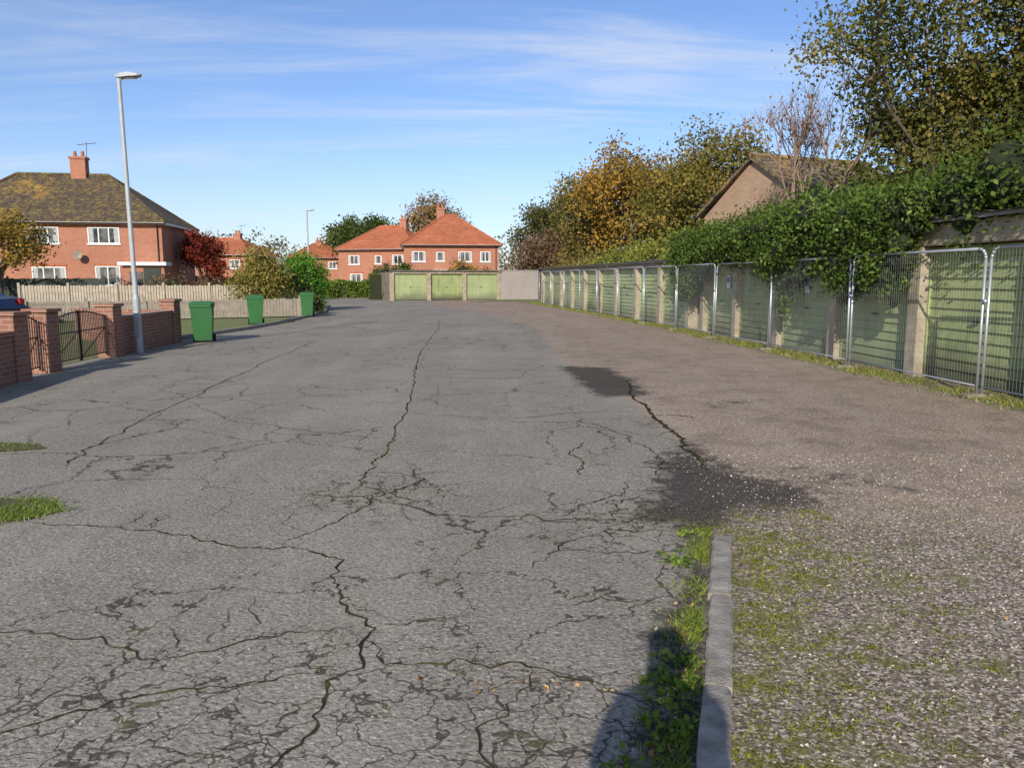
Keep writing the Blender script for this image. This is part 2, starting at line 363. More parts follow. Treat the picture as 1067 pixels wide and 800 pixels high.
setin(nt,b.inputs['Base Color'],c); b.inputs['Roughness'].default_value=.92; b.inputs['Specular IOR Level'].default_value=.15
bump(nt,b,mth(nt,'ADD',noise(nt,co,45,2,.7),mth(nt,'MULTIPLY',spr,.35)),.75,.012); me.materials.append(m)
grassm=simple('rough_grass',(.13,.165,.045),(.22,.20,.09),1.2,1,bs=.8,bd=.05)
soilm=simple('worn_grass_soil',(.10,.11,.03),(.11,.09,.05),7,1,bs=.8,bd=.02)
gb=B(); gb.add([(-900,-300,0),(900,-300,0),(900,1500,0),(-900,1500,0)],[(0,1,2,3)]); gb.build('ground',grassm)
gv=B(); gv.add([(x,y,.012) for x,y in [(-8.75,20.2),(-8.35,24),(-8.3,28),(-8.8,36),(-10.8,45),(-16,58),(-69,60),(-69,20.2)]],[tuple(range(8))]); gv.build('left_grass_verge',grassm)
gv=B(); gv.add([(x,y,.012) for x,y in [(-8.9,-3),(-8.2,12),(-8.75,19.8),(-60,19.8),(-60,-3)]],[(0,1,2,3,4)]); gv.build('front_garden_lawn',grassm)
gv=B(); gv.add([(x,y,.012) for x,y in [(-3.0,52),(0,53.5),(2.6,46),(4,50),(2,59),(-1,59)]],[(0,1,2,3,4,5)]); gv.build('far_grass_strip',grassm)
kb=B(); pts=[(-8.7,20.2),(-8.3,24),(-8.25,28),(-8.75,36),(-10.7,45),(-15.9,57.9)]
for a,b_ in zip(pts[:-1],pts[1:]): kb.obox(a,b_,.12,.0,.11)
kb.build('roadside_kerb',kerbm,None,.01)
kb=B(); rr=random.Random(3)
dv_=Vector((-.276,-.961)); nn_=Vector((.961,-.276)); st0=Vector((1.29,4.52)); s=0
for L in(.92,.9,.915,.9,.9):
    o=rr.uniform(-.008,.008); hz=.05+rr.uniform(-.008,.008); m_=14; rows=[]
    for i in range(m_+1):
        t=s+(L-.014)*i/m_; p=st0+dv_*t
        wl_=.056+rr.uniform(-.006,.003); wr_=.056+rr.uniform(-.006,.003); z_=hz+rr.uniform(-.003,.003); ch=rr.uniform(.006,.016)
        if i in(0,m_): z_-=.006
        a_=p+nn_*(o-wl_); q_=p+nn_*(o+wr_); a2=p+nn_*(o-wl_+ch); q2=p+nn_*(o+wr_-ch)
        rows.append([(a_.x,a_.y,-.05),(a_.x,a_.y,z_-ch),(a2.x,a2.y,z_),(q2.x,q2.y,z_),(q_.x,q_.y,z_-ch),(q_.x,q_.y,-.05)])
    vs=[v for r in rows for v in r]; fs=[(i*6+k,i*6+k+1,(i+1)*6+k+1,(i+1)*6+k) for i in range(m_) for k in range(5)]
    fs+=[tuple(range(6)),tuple(range(m_*6+5,m_*6-1,-1))]; kb.add(vs,fs); s+=L
kb.build('kerb_stones',kerbm)
def patch(name,poly,seed,n,h=.05):
    pb=B(); pb.add([(x,y,.012) for x,y in poly],[tuple(range(len(poly)))]); pb.build(name,soilm)
    rg=np.random.default_rng(seed); pa=np.array(poly)
    X_=rg.uniform(pa[:,0].min()-.15,pa[:,0].max()+.15,n*4); Y_=rg.uniform(pa[:,1].min()-.15,pa[:,1].max()+.15,n*4)
    cl=np.sin(X_*9+np.sin(Y_*7))+np.sin(Y_*13+X_*4)
    ok=(inpoly(X_,Y_,poly)+rg.normal(size=n*4)*.05>.0)&(cl+rg.normal(size=n*4)*.8>-.5); P=np.stack([X_,Y_,np.full(n*4,.01)],1)[ok][:n]
    blades(name+'_blades',P,h,.0045,[(0,(.10,.14,.03)),(.6,(.20,.29,.05)),(1,(.36,.35,.13))],seed,.8)
patch('grass_island',[(-3.25,4.95),(-3.1,5.15),(-3.4,5.4),(-4.6,5.55),(-6,5.2),(-6,4.7),(-4.1,4.75),(-3.6,4.8)],4,13000,.03)
patch('grass_tuft_patch',[(-4.4,7.1),(-4.6,7.3),(-5.6,7.45),(-6.5,7.1),(-5.2,6.8)],5,1500,.02)
kb=B(); kb.obox((-3.35,4.71),(-4.1,4.50),.11,-.02,.05); kb.obox((-4.12,4.495),(-5.0,4.28),.11,-.02,.055); kb.build('island_kerb',kerbm,None,.012)
crm,nt,b=newmat('crack_dirt'); co=obj_co(nt)
setin(nt,b.inputs['Base Color'],ramp(nt,noise(nt,co,4,4,.7),[(.42,(.036,.031,.024)),(.55,(.055,.048,.028)),(.68,(.10,.12,.032))])); b.inputs['Roughness'].default_value=1; b.inputs['Specular IOR Level'].default_value=0
CR=B(); cz=[.0055]; crr=random.Random(11)
def crack(pts,w,br=.10,dep=0):
    P=[Vector(pts[0])]
    for a,q in zip(pts[:-1],pts[1:]):
        a=Vector(a);q=Vector(q);L=(q-a).length;st_=.035 if a.y<9 else .12; n=max(2,int(L/st_)); d=(q-a)/L; nn=Vector((-d.y,d.x)); off=0
        for i in range(1,n+1):
            t=i/n; off+=crr.gauss(0,.016); off*=.94
            P.append(a+d*L*t+nn*off*(1 if i<n else .4)+nn*crr.gauss(0,.004))
    cz[0]+=.00004; vs=[];fs=[]
    for i,p in enumerate(P):
        d=(P[min(i+1,len(P)-1)]-P[max(i-1,0)]).normalized(); nn=Vector((-d.y,d.x))
        e0=min(1,(len(P)-i)/8+.1)*min(1,i/6+.2)
        wl_=w*crr.uniform(.05,.6)*e0; wr_=w*crr.uniform(.05,.6)*e0
        vs+=[(p.x-nn.x*wl_,p.y-nn.y*wl_,cz[0]),(p.x+nn.x*wr_,p.y+nn.y*wr_,cz[0])]
        if dep<2 and crr.random()<br*.5:
            sgn=crr.choice([-1,1]); dd=(nn*sgn+d*crr.uniform(-.6,.6)).normalized(); l=crr.uniform(.12,.55)
            crack([tuple(p),tuple(p+dd*l*.5+Vector((crr.gauss(0,.04),crr.gauss(0,.04)))),tuple(p+dd*l)],w*.55,.06,dep+1)
    CR.add(vs,[(2*i,2*i+2,2*i+3,2*i+1) for i in range(len(P)-1)])
crack([(-2.82,30),(-1.95,16.1),(-1.39,10.6),(-1.23,7.9),(-1.17,6.8),(-1.19,5.85)],.028,.05)
crack([(-1.6,5.55),(-1.08,5.46),(-.55,5.1),(.17,5.0),(.67,4.9),(1.12,5.2)],.020,.16)
crack([(-1.19,5.85),(-1.0,5.5),(-1.19,4.88),(-1.37,4.45)],.018,.2)
crack([(-3.2,4.9),(-2.0,4.6),(-1.37,4.45),(-.99,4.13),(-.75,3.5),(-.68,3.26),(-.72,2.96),(-.69,2.6),(-.8,2.1)],.021,.14)
crack([(-.68,3.26),(-.46,3.04),(-.05,3.02),(.26,2.89),(.5,2.82)],.017,.2)
crack([(.09,4.04),(.27,4.45),(.56,4.75),(1.0,4.7)],.017,.25)
crack([(.27,4.45),(.7,4.3),(1.1,4.35)],.014,.25)
crack([(.3,5.0),(.5,5.3),(.85,5.6),(1.0,5.9)],.016,.25); crack([(.67,4.9),(.75,5.3),(1.15,5.55)],.016,.25); crack([(.2,3.6),(.45,3.7),(.8,3.65)],.014,.25)
crack([(-5.2,21.5),(-4.46,11.6),(-4.07,7.93),(-3.8,6.4)],.020,.05)
crack([(.54,6.1),(.62,6.7),(.73,7.4)],.022,.1)
crack([(-.9,6.4),(-.7,6.0),(-.95,5.6),(-.7,5.3)],.02,.3)
crack([(-2.2,2.3),(-1.5,2.75),(-.72,2.96)],.016,.2)
crack([(-2.9,3.2),(-2.1,3.3),(-1.4,3.1),(-.75,3.4)],.013,.2)
crack([(0,2.2),(-.05,2.6),(.05,3.0)],.012,.2)
crack([(1.78,12),(1.64,10.5),(1.68,8.5),(1.6,7.2),(1.67,6.3)],.06,.04)
crack([(1.1,5.9),(1.35,6.6),(1.2,7.6),(.8,8.6)],.018,.1)
crack([(-2.3,19),(-.5,19.6),(1.0,19.2)],.035,.05); crack([(-1.6,12.4),(-.2,12.2),(1.2,12.6)],.02,.05); crack([(-2.2,24.5),(-.2,25),(1.0,24.6)],.04,.05); crack([(-1.5,15),(-.5,15.4),(1.0,15.2)],.022,.05)
crack([(-4.3,10),(-3.1,8.5),(-2.0,7.9),(-1.3,7.6)],.012,.1); crack([(-1.3,9),(-.1,8.7),(1.2,9.2),(1.6,9.1)],.014,.08)
CR.build('road_cracks',crm)
# ---------------------------------------------------------------- garages
signm=simple('notice_white',(.75,.76,.78),(.7,.7,.72),5,.5,bs=0); blue=simple('notice_blue',(.04,.12,.42),(.04,.10,.36),5,.5,bs=0)
def garage_block(name,p0,p1,bays,depth=5.0,dh=2.08,lint=.36,signs=()):
    a=Vector(p0);q=Vector(p1);L=(q-a).length;d=(q-a)/L; W=L/bays
    e=empty(name,(a.x,a.y,0),math.atan2(d.y,d.x)); r=random.Random(len(name)+bays)
    body=B(); body.box(-.12,L+.12,.28,depth,0,dh+lint-.05); body.build('walls',concrete_d,e)
    pl=B(); 
    for i in range(bays+1):
        x=i*W; pl.box(x-.15,x+.15,-.04+r.uniform(-.01,.01),.275,0,dh+.02)
    pl.build('concrete_pillars',concrete,e,.012)
    lb=B()
    for i in range(bays): lb.box(i*W+.006,(i+1)*W-.006,-.02+r.uniform(-.012,.012),.27,dh+.024,dh+lint)
    lb.build('lintels',concrete,e,.012)
    db=B()
    for i in range(bays):
        x0=i*W+.17;x1=(i+1)*W-.17; n=13; yo=.12+r.uniform(-.015,.02); z0=.05
        hh=(dh-z0)/n
        for k in range(n):
            z=z0+k*hh
            db.add([(x0,yo,z),(x1,yo,z),(x1,yo+.028,z+hh*.86),(x0,yo+.028,z+hh*.86),(x1,yo,z+hh),(x0,yo,z+hh)],[(0,1,2,3),(3,2,4,5)])
        db.box(x0-.015,x0+.02,yo-.02,yo+.04,z0,dh,0); db.box(x1-.02,x1+.015,yo-.02,yo+.04,z0,dh,0)
        db.box((x0+x1)/2-.06,(x0+x1)/2+.06,yo-.05,yo-.005,.95,.98,1)
    db.build('garage_doors',[doorm,ironm],e)
    rb=B(); 
    n=int(L/.15); vs=[];fs=[]
    for i in range(n+1):
        x=-.2+(L+.4)*i/n; z=dh+lint+.06+.03*(i%2)
        vs+=[(x,-.22,z),(x,depth+.2,z-.15)]
        if i: fs.append((2*i-2,2*i,2*i+1,2*i-1))
    rb.add(vs,fs); rb.box(-.2,L+.2,-.18,-.15,dh+lint+.004,dh+lint+.05); rb.build('corrugated_roof',fibre,e)
    for (sx,sz) in signs:
        sb=B(); sb.box(sx-.11,sx+.11,.07,.085,sz-.17,sz+.17,0); sb.box(sx-.09,sx+.09,.064,.069,sz-.02,sz+.13,1); sb.build('notice',[signm,blue],e)
    return e
garage_block('garage_block',(5.83,23.6),(7.18,4.4),7,signs=[(9.8,1.42),(2.0,1.5),(6.9,1.45)])
garage_block('garage_block',(1.9,48.9),(5.62,24.6),9,dh=1.95,lint=.2)
garage_block('garage_block',(-8.6,55.5),(-1.0,58.6),3,dh=1.9,lint=.22)
wb=B(); wb.obox((-.85,58.7),(2.0,59.3),.2,0,2.15); wb.obox((-.85,58.7),(2.0,59.3),.28,2.153,2.22); wb.build('block_wall',brickmat('pale_blocks',(.33,.28,.25),(.26,.22,.20),(.36,.33,.3)))
# ---------------------------------------------------------------- temporary mesh security fence
fpts=[Vector((6.62,6.8)),Vector((6.29,10.2)),Vector((5.73,17.0)),Vector((5.38,20.5)),Vector((5.05,24.4)),Vector((3.4,36.9)),Vector((1.5,49.0))]
cum=[0]
for a,q in zip(fpts[:-1],fpts[1:]): cum.append(cum[-1]+(q-a).length)
def fp(s):
    for i in range(len(fpts)-1):
        if s<=cum[i+1] or i==len(fpts)-2:
            return fpts[i].lerp(fpts[i+1],(s-cum[i])/(cum[i+1]-cum[i]))
fr=random.Random(8); s=0; PL=3.44
while s+PL<=cum[-1]+.5:
    a=fp(s);q=fp(min(s+PL,cum[-1]));L=(q-a).length;d=(q-a)/L
    e=empty('mesh_security_fence',(a.x,a.y,0),math.atan2(d.y,d.x)); e.rotation_euler[0]=fr.uniform(-.015,.015)
    x0=.05;x1=L-.05;H=1.98+fr.uniform(-.02,.02);fb=B(); R=.14
    pts=[(x0,0,.03)]+[(x0+R-R*math.cos(t),0,H-R+R*math.sin(t)) for t in [i*math.pi/8 for i in range(5)]]
    pts+=[(x1-R+R*math.sin(t),0,H-R+R*math.cos(t)) for t in [i*math.pi/8 for i in range(5)]]+[(x1,0,.03)]
    fb.path(pts,.02,8); fb.tube((x0,0,.16),(x1,0,.16),.012,.012,6)
    fb.tube((-.0,-.03,1.3),(.0,.03,1.3),.03,.03,6)
    fb.build('tube_frame',galv,e,smooth=True)
    near=s<14
    wb=B(); n=int((x1-x0)/(.06 if near else .12)); rw=.0011 if near else .0015
    for i in range(1,n): 
        x=x0+(x1-x0)*i/n; wb.tube((x,0,.16),(x,0,H-.01),rw,rw,3,cap=False)
    for i in range(1,11): 
        z=.16+(H-.16)*i/11; wb.tube((x0,.005,z),(x1,.005,z),rw*1.5,rw*1.5,3,cap=False)
    wb.build('wire_mesh',wirem,e)
    gb=B(); gb.box(-.09,.09,-.16,.22,.005,.07); gb.build('foot_block',concrete_d,e,.02)
    s+=PL
# ---------------------------------------------------------------- ivy over the near garages
rg=np.random.default_rng(5)
def gx(y): return 5.83+(23.6-y)*.0703
bl=[]
for y in np.arange(5,24.8,.45):
    near=y<12.2
    for dx in(-.12,.5,1.3,2.3):
        bl.append((gx(y)+dx+rg.normal()*.14+(.25 if near and dx<0 else 0),y+rg.normal()*.15,2.64+.22*min(dx,1.4)+rg.normal()*.15+.12*math.sin(y*1.3)+(.14 if near and dx<.1 else 0),.46,.44,.30+rg.uniform(0,.2)))
IVY=[(0,(.035,.055,.014)),(.4,(.075,.12,.025)),(.8,(.13,.19,.04)),(1,(.26,.31,.09))]
ivy=bush('ivy',(0,0,0),bl,80000,.088,IVY,21,K=1400,sig=.24)
hb=[]
for y in np.arange(12.2,24.8,.3):
    bot=float(np.interp(y,[12.2,12.7,13.5,14.3,14.9,15.6,16.3,17.1,17.7,19.0,21,22.5,23.2,24.8],[2.0,1.45,1.6,1.42,1.5,1.85,1.6,1.25,1.8,1.95,1.95,2.0,1.4,.95]))+rg.normal()*.07
    z=2.7
    while z>bot+.1:
        hb.append((gx(y)-.42+rg.normal()*.07+(.12 if z<2.0 else 0),y+rg.normal()*.08,z,.28,.30,.26)); z-=.26
hb+= [(gx(17.1)-.25,17.1,1.15,.13,.16,.3),(gx(17.1)-.25,17.12,.9,.09,.10,.2),(gx(14.4)-.25,14.4,1.3,.14,.16,.25),(gx(12.8)-.25,12.8,1.3,.14,.16,.25),(5.5,24.9,2.3,.5,.5,.6),(5.45,25.3,1.9,.35,.5,.6)]
bush('ivy_hanging',(0,0,0),hb,60000,.085,IVY,24,K=1500,sig=.15,parent=ivy)
bl=[(6.9-.15*(y-27)+rg.normal()*.2,y,1.95+rg.normal()*.14,.95,.9,.9+(.15 if y<33 else 0)) for y in np.arange(25.5,40,1.0)]
bush('shrub_bank',(0,0,0),bl,26000,.14,[(0,(.08,.095,.018)),(.5,(.18,.20,.04)),(1,(.38,.34,.08))],22,K=400,sig=.24)
bush('shrub_bank',(0,0,0),[(5.6-.14*(y-40)+rg.normal()*.2,y,1.7,1.0,1.0,.8+rg.uniform(0,.4)) for y in np.arange(40,52,1.3)],9000,.17,[(0,(.08,.08,.025)),(.5,(.18,.15,.045)),(1,(.36,.25,.09))],23,K=200,sig=.22)
# ---------------------------------------------------------------- houses
def house(name,loc,rz,w,d,eave,ridge,rl,roofm,wins,chim=(),wall=brick_red,porch=None,door=None,shift=0.0,gable=False,fascia=True):
    e=empty(name,(loc[0],loc[1],0),rz)
    b=B(); b.box(-w/2,w/2,0,d,0,eave)
    if gable:
        b.add([(-w/2,0,eave),(-w/2,d,eave),(-w/2,d/2,ridge-.1)],[(0,1,2)]); b.add([(w/2,0,eave),(w/2,d,eave),(w/2,d/2,ridge-.1)],[(0,2,1)])
    b.build('walls',wall,e)
    o=.35; r0,r1=(-w/2-.2,w/2+.2) if gable else (-rl/2+shift,rl/2+shift)
    ox=.2 if gable else o
    b=B(); z=eave
    ev=[(-w/2-ox,-o,z),(w/2+ox,-o,z),(w/2+ox,d+o,z),(-w/2-ox,d+o,z)]
    up=[(x,y,z+.12) for x,y,_ in ev]
    if gable:
        th=.14; lo=[(x,y,z_-th) for x,y,z_ in up+[(r0,d/2,ridge),(r1,d/2,ridge)]]
        b.add(up+[(r0,d/2,ridge),(r1,d/2,ridge)]+lo,[(0,1,5,4),(2,3,4,5),(6,10,11,7),(8,11,10,9),(0,6,7,1),(2,8,9,3),(0,4,10,6),(3,9,10,4),(1,7,11,5),(2,5,11,8)])
    else:
        b.add(up+[(r0,d/2,ridge),(r1,d/2,ridge)],[(0,1,5,4),(2,3,4,5),(1,2,5),(3,0,4)])
    b.build('roof',roofm,e)
    if not gable:
        b=B(); b.add(ev+up,[(0,3,2,1),(0,1,5,4),(1,2,6,5),(2,3,7,6),(3,0,4,7)]); b.build('fascia',white if fascia else woodd,e)
    b=B(); b.tube((r0,d/2,ridge+.02),(r1,d/2,ridge+.02),.12,.12,8)
    if not gable:
        for rx,sx in((r0,-1),(r1,1)):
            for sy in(-o,d+o): b.tube((rx,d/2,ridge+.02),(sx*(w/2+ox),sy,eave+.13),.1,.1,6)
    b.build('ridge_tiles',roofm,e)
    b=B()
    for (x,zc,ww,hh,n) in wins:
        x0,x1,z0,z1=x-ww/2,x+ww/2,zc-hh/2,zc+hh/2; t=.07
        b.box(x0,x1,-.035,.0,z0,z0+t,0); b.box(x0,x1,-.035,.0,z1-t,z1,0)
        for i in range(n+1):
            xx=x0+(ww-t)*i/n; b.box(xx,xx+t,-.032,.0,z0+t,z1-t,0)
        b.box(x0+.05,x1-.05,-.012,-.004,z0+.05,z1-.05,1); b.box(x0-.08,x1+.08,-.09,.0,z0-.07,z0-.004,2)
        b.box(x0+.09,x0+.09+ww*.13,-.016,-.013,z0+.07,z1-.07,4); b.box(x1-.09-ww*.13,x1-.09,-.016,-.013,z0+.07,z1-.07,4)
        b.box(x0-.1,x1+.1,-.02,.0,z1+.004,z1+.16,3)
    b.build('windows',[white,glass,white,roof_orange if wall is brick_red else concrete,curtain],e)
    b=B(); b.tube((w/2-.25,-.06,0),(w/2-.25,-.06,eave),.04,.04,6); b.tube((-w/2-o,-o-.05,eave+.05),(w/2+o,-o-.05,eave+.05),.055,.055,6); b.build('gutter_and_downpipe',ironm,e)
    for i,(cx,cz,cw,cd) in enumerate(chim):
        b=B(); b.box(cx-cw/2,cx+cw/2,d/2-cd/2,d/2+cd/2,eave,cz-.16,0); b.box(cx-cw/2-.06,cx+cw/2+.06,d/2-cd/2-.06,d/2+cd/2+.06,cz-.158,cz,0)
        for k in(-1,1): b.tube((cx+k*cw*.25,d/2,cz),(cx+k*cw*.25,d/2,cz+.38),.13,.1,8,1)
        b.build('chimney',[wall,potm],e)
        b=B(); ax=cx+cw/2; b.tube((ax,d/2,cz-.6),(ax+.05,d/2,cz+1.0),.02,.02,5); b.tube((ax-.5,d/2,cz+.8),(ax+.7,d/2,cz+.95),.015,.015,4)
        for k in range(7): xx=ax-.5+k*.18; b.tube((xx,d/2-.2,cz+.8+k*.02),(xx,d/2+.2,cz+.8+k*.02),.008,.008,3)
        b.build('tv_aerial',ironm,e)
    if porch:
        x0,x1,dep,hz=porch
        b=B(); b.box(x0,x1,-dep,-.002,0,hz,0); b.build('porch_walls',wall,e)
        b=B(); b.box(x0-.2,x1+.2,-dep-.3,-.003,hz+.003,hz+.22,0); b.build('porch_flat_roof',white,e)
        b=B(); b.box(x0+(x1-x0)*.5,x1-.2,-dep-.03,-dep-.003,.02,hz-.15,0); b.box(x0+.4,x0+1.2,-dep-.03,-dep-.003,1.0,hz-.4,1); b.build('porch_door_and_window',[woodd,glass],e)
    if door is not None:
        b=B(); b.box(door-.5,door+.5,-.04,-.003,.02,2.1,0); b.box(door-.8,door+.8,-.7,-.003,2.3,2.42,1); b.build('front_door',[woodd,white],e)
    return e
h1=house('brick_house',(-29.2,49.3),math.radians(9),13.4,8.2,5.0,8.5,5.8,roof_moss,
   [(-.4,4.3,1.9,1.05,3),(3.2,4.3,1.9,1.05,3),(-5.0,4.3,1.9,1.05,3),(-.2,1.75,2.0,1.15,3),(3.3,1.75,1.5,1.25,2),(-5.0,1.75,2.0,1.15,3)],
   chim=[(.6,9.7,.95,.7)],porch=(4.5,7.0,1.0,2.4),shift=-.5)
b=B()
for k in range(12):
    a0=k*math.pi/6;a1=(k+1)*math.pi/6; b.add([(1.75,-.45,3.05),(1.75+.28*math.cos(a0),-.54,3.05+.28*math.sin(a0)),(1.75+.28*math.cos(a1),-.54,3.05+.28*math.sin(a1))],[(0,1,2)])
b.tube((1.75,0,2.9),(1.75,-.45,3.05),.025,.025,5); b.tube((1.75,-.45,2.75),(1.75,-.9,3.0),.012,.012,4); b.build('satellite_dish',woodg,h1)
house('brick_house',(-5.9,76),math.radians(7),9.2,9.0,4.7,8.0,.9,roof_orange,
   [(-3.2,3.7,1.3,1.0,2),(-1.1,3.7,.8,.9,1),(1.3,3.7,1.3,1.0,2),(3.3,3.7,1.0,1.0,2),(-3.0,1.5,1.5,1.2,2),(1.6,1.5,1.5,1.2,2)],chim=[(-.9,8.7,.8,.6)],door=-1)
house('brick_house',(-14.8,84.5),math.radians(-16),9.0,8.0,4.6,7.4,2.6,roof_orange,
   [(-2.6,3.6,1.3,1.0,2),(.3,3.6,.8,.9,1),(2.6,3.6,1.3,1.0,2),(-2.4,1.5,1.5,1.2,2)],chim=[(1.6,8.2,.8,.6)],door=1.2)
house('brick_house',(-27,108),math.radians(10),7.5,7.5,4.3,6.5,1.5,roof_orange,[(-2,3.4,1.2,1.0,2),(2,3.4,1.2,1.0,2)],chim=[(0,7.0,.8,.6)])
house('brick_house',(-33.5,88),math.radians(-5),8.0,7.5,4.1,6.2,2.5,roof_orange,[(-2.4,3.2,1.2,1.0,2),(2.2,3.2,1.2,1.0,2)],chim=[(1,6.8,.8,.6)])
house('gabled_brick_building',(13.5,29.6),math.radians(24),6.0,6.0,4.2,6.35,0,roof_brown,[],wall=brick_brown,gable=True,fascia=False)
# ---------------------------------------------------------------- left boundary
wl=empty('brick_garden_wall')
b=B()
def pill(x,y,h,w=.36):
    b.box(x-w/2,x+w/2,y-w/2,y+w/2,0,h,0); b.box(x-w/2-.04,x+w/2+.04,y-w/2-.04,y+w/2+.04,h+.002,h+.06,1)
P_=[(-7.78,11.9),(-8.0,13.1),(-8.25,15.75),(-8.52,19.2)]
for p in P_: pill(p[0],p[1],1.03)
b.obox((-7.1,8.2),(-7.74,11.7),.225,0,.72,0); b.obox((-7.1,8.2),(-7.74,11.7),.26,.722,.8,1)
b.obox((-8.27,15.95),(-8.5,19.0),.225,0,.74,0); b.obox((-8.27,15.95),(-8.5,19.0),.26,.742,.82,0)
b.obox((-8.72,19.25),(-11.5,20.4),.225,0,.74,0); b.obox((-8.72,19.25),(-11.5,20.4),.26,.742,.82,0)
b.build('brickwork',[brick_wall_m,brick_wall_m],wl,.008)
def gate(p0,p1,name,n,leaves_=1):
    a=Vector(p0);q=Vector(p1);L=(q-a).length; e=empty(name,(a.x,a.y,0),math.atan2(q.y-a.y,q.x-a.x)); g=B()
    for j in range(leaves_):
        x0=L*j/leaves_+.03;x1=L*(j+1)/leaves_-.03
        def top(x):
            t=(x-x0)/(x1-x0); t=t if (leaves_==1 or j==0) else 1-t
            return .85+.13*math.sin(t*math.pi/2) if leaves_==2 else .88+.1*math.sin(t*math.pi)
        for x in(x0,x1): g.tube((x,0,.06),(x,0,top(x)+.03),.018,.018,6)
        for z in(.12,.62): g.tube((x0,0,z),(x1,0,z),.012,.012,5)
        for i in range(1,n): 
            x=x0+(x1-x0)*i/n; g.tube((x,0,.12),(x,0,top(x)),.009,.009,5)
            xa=x0+(x1-x0)*(i-1)/n; g.tube((xa,0,top(xa)),(x,0,top(x)),.013,.013,5)
            if i%2: g.tube((x,0,top(x)),(x,0,top(x)+.09),.009,.002,5)
        g.tube((x0+(x1-x0)*(n-1)/n,0,top(x0+(x1-x0)*(n-1)/n)),(x1,0,top(x1)),.013,.013,5)
        g.tube((x0,0,.12),(x1,0,.62),.009,.009,5)
    g.build('ironwork',ironm,e)
gate((-7.81,12.1),(-7.97,12.9),'iron_garden_gate',8)
gate((-8.03,13.3),(-8.23,15.55),'iron_driveway_gate',16,2)
def paling(name,p0,p1,h,mat,bw=.09,gap=.05,post=2.0):
    a=Vector(p0);q=Vector(p1);L=(q-a).length; e=empty(name,(a.x,a.y,0),math.atan2(q.y-a.y,q.x-a.x)); g=B(); r=random.Random(int(L*100))
    x=0
    while x<L:
        hh=h+r.uniform(-.03,.02); w_=bw*r.uniform(.92,1.05); g.box(x,x+w_,-.012,.008+r.uniform(-.003,.003),.06,hh); x+=w_+gap*r.uniform(.8,1.2)
    g.build('boards',mat,e)
    g=B()
    for z in(h*.25,h*.8): g.box(0,L,.012,.05,z,z+.07)
    n=int(L/post)
    for i in range(n+1): xx=L*i/n; g.box(xx-.05,xx+.05,-.07,-.013,0,h+.12)
    g.build('rails_and_posts',mat,e)
paling('low_timber_fence',(-17.3,27.4),(-8.75,31.8),.78,woodg,.12,.012,1.8)
paling('pale_picket_fence',(-22.3,35),(-12.4,37.2),1.28,woodw,.1,.025,1.9)
paling('pale_picket_fence',(-12.3,37.2),(-11.2,42),1.2,woodw,.1,.025,1.9)
paling('dark_board_fence',(-30,42),(-22.6,43),1.6,woodd,.15,.005,2)
# ---------------------------------------------------------------- wheelie bins
def bin_(loc,rz):
    e=empty('wheelie_bin',loc,rz); b=B()
    def fr_(z,w,d,yo=0): return [(-w/2,-d/2+yo,z),(w/2,-d/2+yo,z),(w/2,d/2+yo,z),(-w/2,d/2+yo,z)]
    vs=fr_(.05,.42,.46,.03)+fr_(.88,.53,.62)+fr_(.885,.57,.67)+fr_(.94,.57,.67)
    fs=[(0,3,2,1)]
    for k in range(3): 
        for i in range(4): fs.append((k*4+i,k*4+(i+1)%4,(k+1)*4+(i+1)%4,(k+1)*4+i))
    fs.append((12,13,14,15)); b.add(vs,fs); b.build('body',binm,e,.015)
    b=B(); vs=fr_(.945,.59,.68)+fr_(1.0,.55,.60,.02)+fr_(1.02,.40,.40,.02); fs=[(0,3,2,1)]
    for k in range(2):
        for i in range(4): fs.append((k*4+i,k*4+(i+1)%4,(k+1)*4+(i+1)%4,(k+1)*4+i))
    fs.append((8,9,10,11)); b.add(vs,fs); b.tube((-.26,.38,.95),(.26,.38,.95),.018,.018,8); b.tube((-.24,.33,.95),(-.24,.38,.95),.015,.015,6); b.tube((.24,.33,.95),(.24,.38,.95),.015,.015,6)
    b.build('lid_and_handle',binm,e,.01)
    b=B()
    for sx in(-.27,.21): b.tube((sx,.27,.10),(sx+.06,.27,.10),.1,.1,14)
    b.tube((-.22,.27,.1),(.22,.27,.1),.015,.015,6); b.build('wheels',blackm,e)
bin_((-7.8,19.4,.004),.3); bin_((-8.85,26.6,.012),.3); bin_((-8.5,32.0,.012),.25)
# ---------------------------------------------------------------- lamps
def lamp(loc,H,rz=0,name='street_lamp',tilt=0):
    e=empty(name,loc,rz); e.rotation_euler[1]=tilt; b=B()
    b.tube((0,0,-.02),(0,0,1.15),.075,.075,14); b.tube((0,0,1.15),(0,0,1.25),.075,.052,14); b.tube((0,0,1.25),(0,0,H),.052,.04,14)
    b.tube((0,0,H-.05),(.16,0,H+.03),.03,.03,8); b.build('column',lampm,e,smooth=False)
    b=B(); vs=[]
    for (x,w,z0,z1) in[(-.06,.05,.0,.05),(.06,.1,-.01,.09),(.22,.13,.0,.1),(.40,.10,.02,.08),(.46,.04,.04,.07)]:
        vs+=[(x,-w,H+z0),(x,w,H+z0),(x,w*.7,H+z1),(x,-w*.7,H+z1)]
    fs=[(0,1,2,3),(16,19,18,17)]
    for k in range(4):
        for i in range(4): fs.append((k*4+i,(k+1)*4+i,(k+1)*4+(i+1)%4,k*4+(i+1)%4))
    b.add(vs,fs); b.build('lantern',lampm,e,.01)
    b=B(); b.box(.1,.34,-.08,.08,H-.012,H-.002); b.build('lens',glass,e)
    b=B(); b.box(-.045,.045,-.083,-.0765,.35,.9); b.build('access_door',galv,e)
lamp((-8.02,16.5,.004),5.68,0.05,tilt=-.012)
lamp((-12.3,47,.012),5.6,.1)
